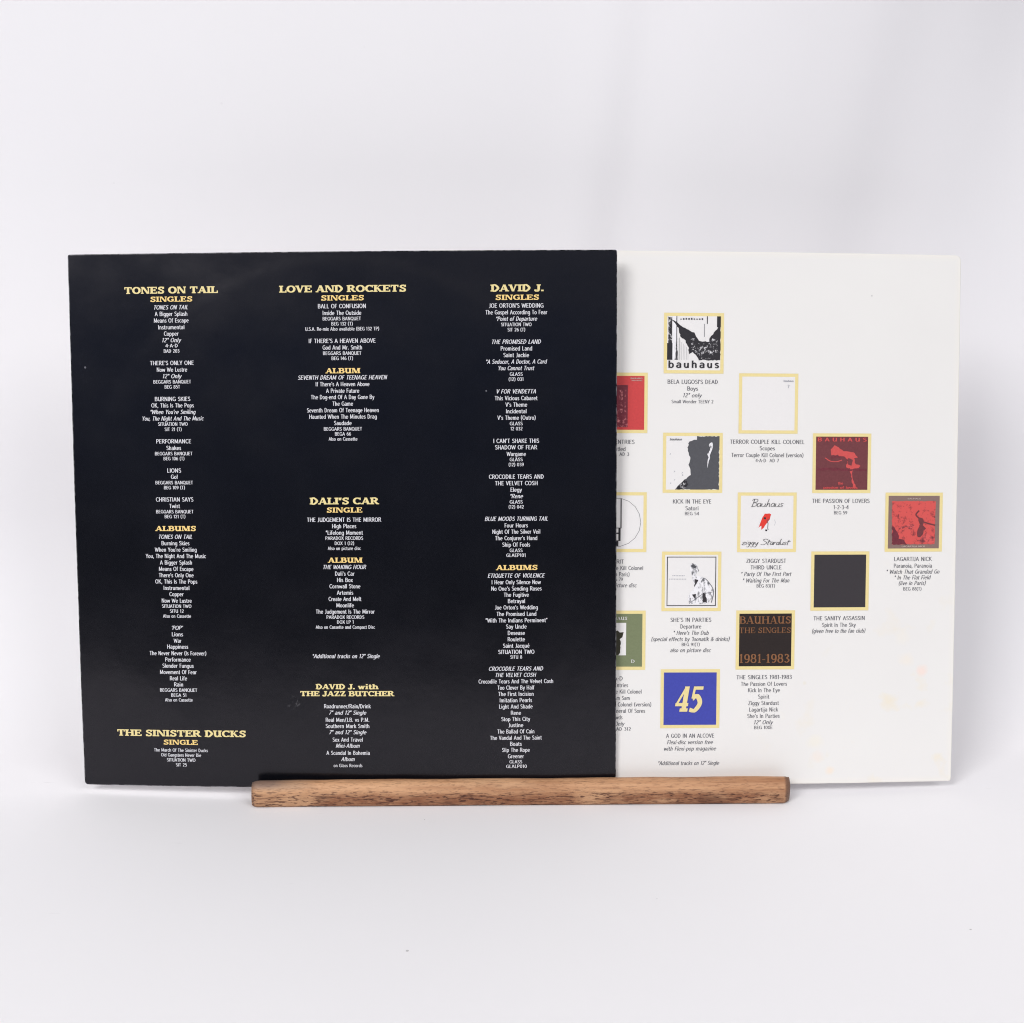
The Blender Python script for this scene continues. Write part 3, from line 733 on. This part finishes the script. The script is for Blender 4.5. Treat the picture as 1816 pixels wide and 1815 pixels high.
('i', 96.73, -86.31, 23.07, 'THE VELVET COSH'),
('n', 96.59, -89.96, 42.33, 'Crocodile Tears And The Velvet Cosh'),
('n', 96.67, -93.59, 20.93, 'Too Clever By Half'),
('n', 96.62, -97.23, 20.01, 'The First Incision'),
('n', 96.57, -100.88, 18.35, 'Imitation Pearls'),
('n', 96.58, -104.52, 19.04, 'Light And Shade'),
('n', 96.57, -108.17, 5.81, 'Rene'),
('n', 96.46, -111.77, 16.39, 'Stop This City'),
('n', 96.5, -115.3, 8.48, 'Justine'),
('n', 96.48, -118.97, 20.99, 'The Ballad Of Cain'),
('n', 96.53, -122.64, 29.43, 'The Vandal And The Saint'),
('n', 96.45, -126.17, 6.63, 'Boats'),
('n', 96.46, -129.72, 15.87, 'Slip The Rope'),
('n', 96.42, -133.39, 9.12, 'Greener'),
('s', 96.34, -136.63, 7.26, 'GLASS'),
('s', 96.73, -139.3, 11.79, 'GLALP010'),
]
WHITE_LINES = [
('n', -45.49, 44.83, 19.86, 'DARK ENTRIES'),
('n', -45.47, 40.83, 9.63, 'Untitled'),
('s', -45.45, 37.88, 13.82, '4·A·D  AD 3'),
('n', -45.29, -23.17, 8.06, 'SPIRIT'),
('n', -45.25, -26.84, 30.25, 'Terror Couple Kill Colonel'),
('n', -45.23, -30.44, 14.76, '(Live in Paris)'),
('s', -45.21, -33.3, 7.19, 'BEG 79'),
('i', -45.17, -36.72, 23.2, 'Also on picture disc'),
('n', -45.11, -90.28, 7.97, '4·A·D'),
('n', -45.07, -94.18, 13.96, 'Dark Entries'),
('n', -45.03, -97.9, 29.42, 'Terror Couple Kill Colonel'),
('n', -45.01, -101.6, 15.83, 'Telegram Sam'),
('n', -44.96, -105.33, 40.54, 'Terror Couple Kill Colonel (version)'),
('n', -44.93, -109.04, 33.56, 'Rosegarden Funeral Of Sores'),
('n', -44.91, -112.75, 7.61, 'Crowds'),
('i', -44.88, -116.53, 10.11, '12" Only'),
('s', -44.85, -119.57, 17.11, '4AD  CAD 312'),
('n', -2.72, 78.92, 28.69, "BELA LUGOSI'S DEAD"),
('n', -2.79, 75.11, 6.07, 'Boys'),
('i', -2.72, 71.3, 10.73, '12" only'),
('s', -2.83, 67.74, 23.81, 'Small Wonder TEENY 2'),
('n', -2.45, 11.12, 21.9, 'KICK IN THE EYE'),
('n', -2.51, 7.28, 7.41, 'Satori'),
('s', -2.51, 4.25, 7.97, 'BEG 54'),
('n', -2.36, -56.56, 23.44, "SHE'S IN PARTIES"),
('n', -2.36, -60.37, 12.0, 'Departure'),
('i', -2.12, -64.06, 20.26, "* Here's The Dub"),
('i', -2.39, -67.65, 45.11, '(special effects by ‘loonatik & drinks)'),
('s', -2.34, -70.76, 10.32, 'BEG 91(T)'),
('i', -2.29, -74.03, 23.47, 'also on picture disc'),
('n', -2.07, -123.59, 27.71, 'A GOD IN AN ALCOVE'),
('i', -2.02, -127.32, 26.58, 'Flexi-disc version free'),
('i', -1.94, -131.06, 30.17, 'with Flexi-pop magazine'),
('i', -2.61, -139.49, 35.29, '*Additional tracks on 12" Single'),
('n', 40.43, 45.14, 42.91, 'TERROR COUPLE KILL COLONEL'),
('n', 40.44, 41.49, 8.72, 'Scopes'),
('n', 40.58, 37.6, 41.55, 'Terror Couple Kill Colonel (version)'),
('s', 40.44, 34.51, 13.56, '4·A·D  AD 7'),
('n', 40.62, -22.79, 22.99, 'ZIGGY STARDUST'),
('n', 40.6, -26.53, 17.83, 'THIRD UNCLE'),
('i', 40.83, -30.34, 29.12, '* Party Of The First Part'),
('i', 40.78, -34.03, 26.92, '* Waiting For The Man'),
('s', 40.58, -37.15, 10.59, 'BEG 83(T)'),
('n', 40.47, -89.8, 32.2, 'THE SINGLES 1981-1983'),
('n', 40.39, -93.71, 26.77, 'The Passion Of Lovers'),
('n', 40.43, -97.36, 18.55, 'Kick In The Eye'),
('n', 40.32, -101.08, 6.58, 'Spirit'),
('n', 40.32, -104.81, 17.86, 'Ziggy Stardust'),
('n', 40.41, -108.61, 16.79, 'Lagartija Nick'),
('n', 40.34, -112.34, 18.82, "She's In Parties"),
('i', 40.52, -116.01, 11.09, '12" Only'),
('s', 40.34, -119.05, 10.65, 'BEG 100E'),
('n', 83.65, 11.55, 33.61, 'THE PASSION OF LOVERS'),
('n', 83.72, 7.91, 8.8, '1-2-3-4'),
('s', 83.54, 4.77, 7.75, 'BEG 59'),
('n', 83.74, -55.99, 30.06, 'THE SANITY ASSASSIN'),
('n', 83.7, -59.84, 19.83, 'Spirit In The Sky'),
('i', 83.64, -63.3, 31.48, '(given free to the fan club)'),
('n', 126.86, -21.97, 22.44, 'LAGARTIJA NICK'),
('n', 126.88, -25.89, 22.68, 'Paranoia, Paranoia'),
('i', 127.03, -29.34, 31.6, '* Watch That Grandad Go'),
('i', 126.92, -32.68, 21.68, '* In The Flat Field'),
('i', 126.71, -35.96, 16.16, '(live in Paris)'),
('s', 126.82, -39.31, 10.82, 'BEG 88(T)'),
]
CAPS = {'H': 3.75, 'S': 2.85, 'G': 2.95, 'n': 2.36, 'i': 2.36, 's': 1.92}
PEN_B, PEN_W = (.135, .105), (.12, .09)

def blocks(rows):
    """split a list of lines into printed blocks: headings, subheadings and the paragraphs between them"""
    out = []; prev = None
    for r in rows:
        kind = r[0] if r[0] in 'HSG' else 'n'
        if prev and kind == prev[0] and kind != 'H' and abs(r[1]-prev[2]) < 14 and 0 < prev[1]-r[2] < 4.9: out[-1][1].append(r)
        else: out.append((kind, [r]))
        prev = (kind, r[2], r[1])
    return out

# ------------------------------------------------------------------ black sleeve
blk = thing('record_sleeve', (BLK[0], BLK[1], BLK[2]), 'glossy black sleeve printed with gold headings and white track lists', 'record sleeve')
build_sheet(SB, 'sleeve_sheet', 'black_sheet', blk, (.0022, .0012, .0012, .0012), .0009)
PN = {'H': 'printed_heading', 'G': 'printed_heading', 'S': 'printed_subheading', 'n': 'track_list'}
for kind, rows in blocks(BLACK_LINES):
    pr = Print(SB)
    for (st, uc, vc, wd, tx) in rows:
        if st in 'HGS': pr.fit(slab(tx, .27, .135, .05) if st == 'S' else slab(tx, .29, .15, .03), uc, vc, wd, CAPS[st], 'gold_deep' if st == 'S' else 'gold_pale', .09)
        else: pr.fit(plain(tx, *PEN_B), uc, vc, wd, CAPS[st], 'white_ink', .09, .2 if st == 'i' else 0.)
    pr.build(PN[kind], blk, blk)

# ------------------------------------------------------------------ white sleeve
wht = thing('record_sleeve', (WHT[0], WHT[1], WHT[2]), 'white sleeve with small gold framed pictures and captions, half behind the black one', 'record sleeve')
build_sheet(SW, 'sleeve_sheet', 'white_sheet', wht, (.0012, .0014, .0012, .0032), .0009)
for kind, rows in blocks(WHITE_LINES):
    pr = Print(SW)
    for (st, uc, vc, wd, tx) in rows: pr.fit(plain(tx, *PEN_W), uc, vc, wd, CAPS[st], 'grey_ink', .09, .2 if st == 'i' else 0.)
    pr.build('caption', wht, wht)

COVERS = [
('arch', -2.33, 100.64, 'black and white picture over the word bauhaus'),
('redcard', -45.4, 66.85, 'red picture cut off by the black sleeve'),
('plain', 40.74, 66.85, 'blank white picture with tiny grey lettering'),
('torn', -2.33, 33.06, 'white and grey picture with a ragged edge'),
('emblem', -45.4, -0.73, 'white picture with half a circle emblem'),
('script', 40.74, -0.73, 'white picture with a red mark between two handwritten words'),
('sketch', -2.33, -34.52, 'white picture with a grey pencil sketch in a thin black frame'),
('bronze', 40.74, -68.31, 'dark brown picture with bronze capitals and years'),
('olive', -45.4, -68.31, 'olive green picture cut off by the black sleeve'),
('blue', -2.33, -102.1, 'blue picture with a large gold 45'),
('crimson', 83.81, 33.06, 'dark red picture with a bright red shape'),
('taupe', 126.88, -0.73, 'taupe picture with a scratched red panel'),
('dark', 83.81, -34.52, 'plain dark grey picture'),
]
def blob(rng, pts, j):
    """roughen a closed outline"""
    out = []
    for i in range(len(pts)):
        a, b = pts[i], pts[(i+1) % len(pts)]; n = max(1, int(math.hypot(b[0]-a[0], b[1]-a[1])/.035))
        for k in range(n):
            t = k/n; out.append((a[0]+(b[0]-a[0])*t+rng.uniform(-j, j), a[1]+(b[1]-a[1])*t+rng.uniform(-j, j)))
    return out
def cover(kind, cu, cv, label):
    O, I = 17.05, 15.2
    rng = random.Random(kind)
    x0, y0 = cu-I, cv-I; W = 2*I
    L = lambda pts: [(x0+p[0]*W, y0+p[1]*W) for p in pts]
    pic = Print(SW); lets = []
    def let_fit(*a):
        q = Print(SW); q.fit(*a); lets.append(q)
    base = {'arch': 'paper', 'redcard': 'red', 'plain': 'paper', 'torn': 'paper', 'emblem': 'paper', 'script': 'paper', 'sketch': 'paper', 'bronze': 'umber',
            'olive': 'olive', 'blue': 'blue', 'crimson': 'plum', 'taupe': 'taupe', 'dark': 'charcoal'}[kind]
    pic.grid(cu-I, cv-I, cu+I, cv+I, base, .10)
    def sh(pts, m, lay=1, j=.008): pic.poly(L([(min(1, max(0, a)), min(1, max(0, b))) for a, b in blob(rng, pts, j)]) if j else L(pts), m, .10+.06*lay)
    def bx(a, b, c, d, m, lay=1): sh([(a, b), (c, b), (c, d), (a, d)], m, lay, 0)
    def tx(key, uc, vc, wd, cap, m): let_fit(plain(key[0], .15+key[2], .13+key[2], key[3] if len(key) > 3 else .02), x0+uc*W, y0+vc*W, wd*W, cap*W, m, .34, key[1])
    def hand(polys, uc, vc, wd, cap, m, shear=0.): let_fit(polys, x0+uc*W, y0+vc*W, wd*W, cap*W, m, .34, shear)
    if kind == 'arch':
        bx(0, .185, 1, 1, 'paper')
        bx(.10, .19, .20, 1, 'streak_bw', 2); bx(.0, .19, .10, .50, 'black', 2); bx(.02, .5, .09, .98, 'mottle_bw', 2); bx(.17, .19, .185, 1, 'black', 3); bx(.22, .19, .228, .6, 'midgrey', 2)
        sh([(.0, .99), (.06, .95), (.30, .80), (.50, .69), (.56, .60), (.60, .55), (.66, .53), (.72, .53), (.80, .60), (.88, .70), (1, .85), (1, .19), (.60, .19), (.56, .26), (.48, .34), (.42, .30), (.40, .42), (.34, .55), (.24, .62), (.22, .78), (.10, .92)], 'black', 3, .010)
        sh([(.46, .40), (.50, .58), (.56, .50), (.72, .48), (.84, .58), (.93, .60), (.96, .36), (.90, .22), (.62, .22), (.56, .32)], 'mottle_bw', 4, .02)
        sh([(.44, .58), (.50, .60), (.53, .38), (.45, .36)], 'mottle_bw', 5, .01)
        sh([(.70, .54), (.78, .52), (.80, .60), (.74, .62)], 'paper', 5, .01)
        bx(.93, .80, 1, 1, 'black', 3); bx(.74, .86, .755, 1, 'black', 3); bx(.69, .62, .70, .86, 'sketch_grey', 2)
        for i in range(9): bx(.24+.05*i, .93+.01*rng.random(), .27+.05*i, .95+.02*rng.random(), 'midgrey', 2)
        for i in range(6): bx(.24+.03*i, .19, .243+.03*i, .55-.03*i, 'sketch_grey', 2)
        tx(("bauhaus", 0., .0, .22), .50, .11, .95, .135, 'black')
    elif kind == 'redcard':
        bx(.20, .05, .69, .83, 'maroon'); bx(.20, .05, .69, .22, 'mottle_red', 2); bx(.42, .22, .66, .74, 'mottle_red', 2); bx(.60, .3, .63, .8, 'maroon', 3)
        tx(("BAUHAUS", 0., 0.), .85, .955, .22, .025, 'pale_taupe'); tx(("DARK ENTRIES", 0., 0.), .86, .915, .2, .02, 'pale_taupe')
    elif kind == 'plain':
        tx(("bauhaus", 0., .02), .875, .925, .19, .035, 'faint_ink'); tx(("7", 0., 0.), .875, .82, .035, .06, 'faint_ink')
    elif kind == 'torn':
        sh([(.58, 1), (1, 1), (1, 0), (.18, 0), (.26, .10), (.34, .18), (.46, .28), (.47, .36), (.43, .46), (.46, .58), (.41, .72), (.41, .86), (.48, .92), (.57, .94)], 'midgrey', 1, .014)
        sh([(.18, 0), (.34, 0), (.42, .10), (.38, .20), (.26, .10)], 'mottle_bw', 2, .012)
        sh([(.80, .86), (.87, .88), (.86, .74), (.83, .68), (.80, .50), (.77, .40), (.79, .60), (.76, .66), (.83, .74)], 'mottle_light', 2, .012)
        for i in range(7): sh([(p, q), (p+.03, q+.01), (p+.02, q+.035)], 'faint_ink', 1, .004) if (p := rng.uniform(.05, .36)) and (q := rng.uniform(.1, .7)) else None
        tx(("bauhaus", .2, 0.), .18, .94, .23, .04, 'sketch_grey')
    elif kind == 'emblem':
        for q in pen(ring(.497, .497, .455, .455, 0, 359.9), .007, .007): pic.poly(L(q), 'midgrey', .16)
        bx(.572, .39, .592, .94, 'black', 2); bx(.42, .385, .592, .396, 'black', 3); bx(.535, .15, .575, .39, 'black', 2); bx(.42, .28, .54, .305, 'black', 3)
        bx(.42, .148, .56, .158, 'black', 3); bx(.495, .045, .535, .15, 'black', 2)
    elif kind == 'script':
        sh([(.46, .66), (.54, .665), (.575, .65), (.55, .55), (.50, .49), (.44, .40), (.39, .36), (.40, .44), (.34, .40), (.38, .50), (.42, .60)], 'vivid_red', 1, .004)
        sh([(.44, .60), (.48, .59), (.48, .56), (.44, .56)], 'black', 2, .006)
        for q in pen(curve([(.55, .57), (.50, .53), (.52, .48), (.515, .40), (.525, .36)]), .012, .008): pic.poly(L(q), 'midgrey', .22)
        bx(.47, .335, .505, .365, 'black', 2)
        for q in pen(curve([(.64, .55), (.66, .50), (.64, .44)]), .006, .005): pic.poly(L(q), 'faint_ink', .16)
        hand(script('Bauhaus', .055, .04), .50, .865, .62, .145, 'black'); hand(script('ziggy Stardust', .07, .05, .3), .49, .135, .93, .115, 'black')
    elif kind == 'sketch':
        for a, b, c, d in ((.035, .035, .965, .05), (.035, .95, .965, .965), (.035, .05, .05, .95), (.95, .05, .965, .95)): bx(a, b, c, d, 'black', 1)
        sh([(.46, .80), (.52, .84), (.62, .80), (.64, .70), (.58, .62), (.70, .58), (.84, .48), (.92, .36), (.90, .18), (.82, .08), (.46, .08), (.44, .22), (.56, .40), (.52, .52), (.50, .64)], 'sketch', 1, .012)
        sh([(.48, .78), (.53, .82), (.60, .78), (.56, .75)], 'midgrey', 2, .01); sh([(.57, .55), (.64, .52), (.55, .40)], 'charcoal', 2, .012)
        sh([(.52, .24), (.60, .26), (.57, .18)], 'charcoal', 2, .012); sh([(.72, .10), (.80, .10), (.76, .28), (.72, .3)], 'charcoal', 2, .012)
        for q in pen(curve([(.88, .10), (.92, .30), (.86, .44), (.74, .56), (.68, .48)]), .016, .01): pic.poly(L(q), 'sketch_grey', .22)
        for q in pen(curve([(.48, .10), (.60, .18), (.72, .26), (.90, .30)]), .012, .01): pic.poly(L(q), 'sketch_grey', .22)
        for (yy, xa, xb) in ((.60, .14, .36), (.535, .08, .40)):
            x = xa
            while x < xb: bx(x, yy, x+.018, yy+.016, 'faint_ink', 1); x += .03
    elif kind == 'bronze':
        hand(slab('BAUHAUS', .2, .07), .49, .88, .98, .14, 'bronze'); hand(slab('THE SINGLES', .17, .07), .49, .685, .98, .105, 'bronze'); hand(slab('1981-1983', .2, .07), .49, .15, .96, .17, 'bronze')
    elif kind == 'olive':
        bx(.30, .215, .695, .83, 'paper')
        sh([(.40, .215), (.56, .215), (.60, .40), (.58, .48), (.63, .64), (.52, .68), (.44, .6), (.46, .45)], 'olive_dark', 2, .02)
        hand(slab('BAUHAUS', .17, .06), .48, .915, .46, .06, 'paper'); hand(slab('D', .17, .06), .825, .105, .07, .06, 'paper')
    elif kind == 'blue':
        hand(slab('45', .27, .13, -.08), .485, .495, .54, .48, 'border_gold', .24)
    elif kind == 'crimson':
        tx(("BAUHAUS", 0., .03, .42), .50, .945, .94, .07, 'coral')
        sh([(.28, .76), (.36, .83), (.44, .80), (.52, .72), (.72, .71), (.80, .62), (.72, .60), (.78, .48), (.86, .46), (.82, .40), (.72, .40), (.70, .30), (.78, .02), (.72, .02), (.66, .40), (.58, .42), (.62, .56), (.52, .64), (.30, .66)], 'coral', 1, .014)
        sh([(.30, .64), (.50, .63), (.44, .60), (.30, .60)], 'maroon', 2, .01); sh([(.62, .60), (.70, .56), (.68, .46), (.62, .48)], 'plum', 2, .014)
        for q in pen(curve([(.18, .60), (.28, .54), (.40, .53), (.50, .56)]), .02, .015): pic.poly(L(q), 'coral', .16)
        sh([(.02, .40), (.30, .42), (.56, .40), (.98, .39), (.98, .36), (.5, .36), (.02, .37)], 'maroon', 1, .012)
        tx(("the", 0., .01), .48, .125, .1, .05, 'coral'); tx(("passion of lovers", 0., .01), .48, .045, .66, .045, 'coral')
    elif kind == 'taupe':
        sh([(.07, .90), (.92, .90), (.915, .08), (.08, .08)], 'scratch_red', 1, .006)
        sh([(.08, .46), (.16, .34), (.22, .20), (.34, .13), (.36, .08), (.08, .08)], 'maroon', 2, .015)
        sh([(.60, .58), (.68, .55), (.72, .50), (.69, .44), (.72, .36), (.66, .26), (.60, .20), (.58, .30), (.61, .40)], 'plum', 2, .022)
        for q in pen(curve([(.70, .50), (.80, .47), (.92, .44)]), .03, .025): pic.poly(L(q), 'plum', .22)
        for q in pen(curve([(.62, .56), (.54, .64), (.60, .72)]), .03, .025): pic.poly(L(q), 'plum', .22)
        sh([(.20, .36), (.34, .40), (.46, .37), (.52, .42), (.44, .46), (.30, .44)], 'scratch_dark', 2, .02); sh([(.58, .16), (.66, .20), (.74, .30), (.90, .22), (.90, .10), (.60, .10)], 'scratch_dark', 2, .02)
        tx(("BAUHAUS", 0., 0.), .5, .945, .26, .026, 'pale_taupe'); tx(("LAGARTIJA NICK", 0., 0.), .5, .04, .46, .03, 'pale_taupe')
    p = pic.build('cover_picture', wht, wht); p['label'] = label
    br = Print(SW)
    for (a, b, c, d) in ((-O, I, O, O), (-O, -O, O, -I), (-O, -I, -I, I), (I, -I, O, I)): br.grid(cu+a, cv+b, cu+c, cv+d, 'border_gold', .12, 5)
    br.build('picture_border', p, wht)
    for q in lets: q.build('picture_lettering', p, wht)
for c in COVERS: cover(*c)
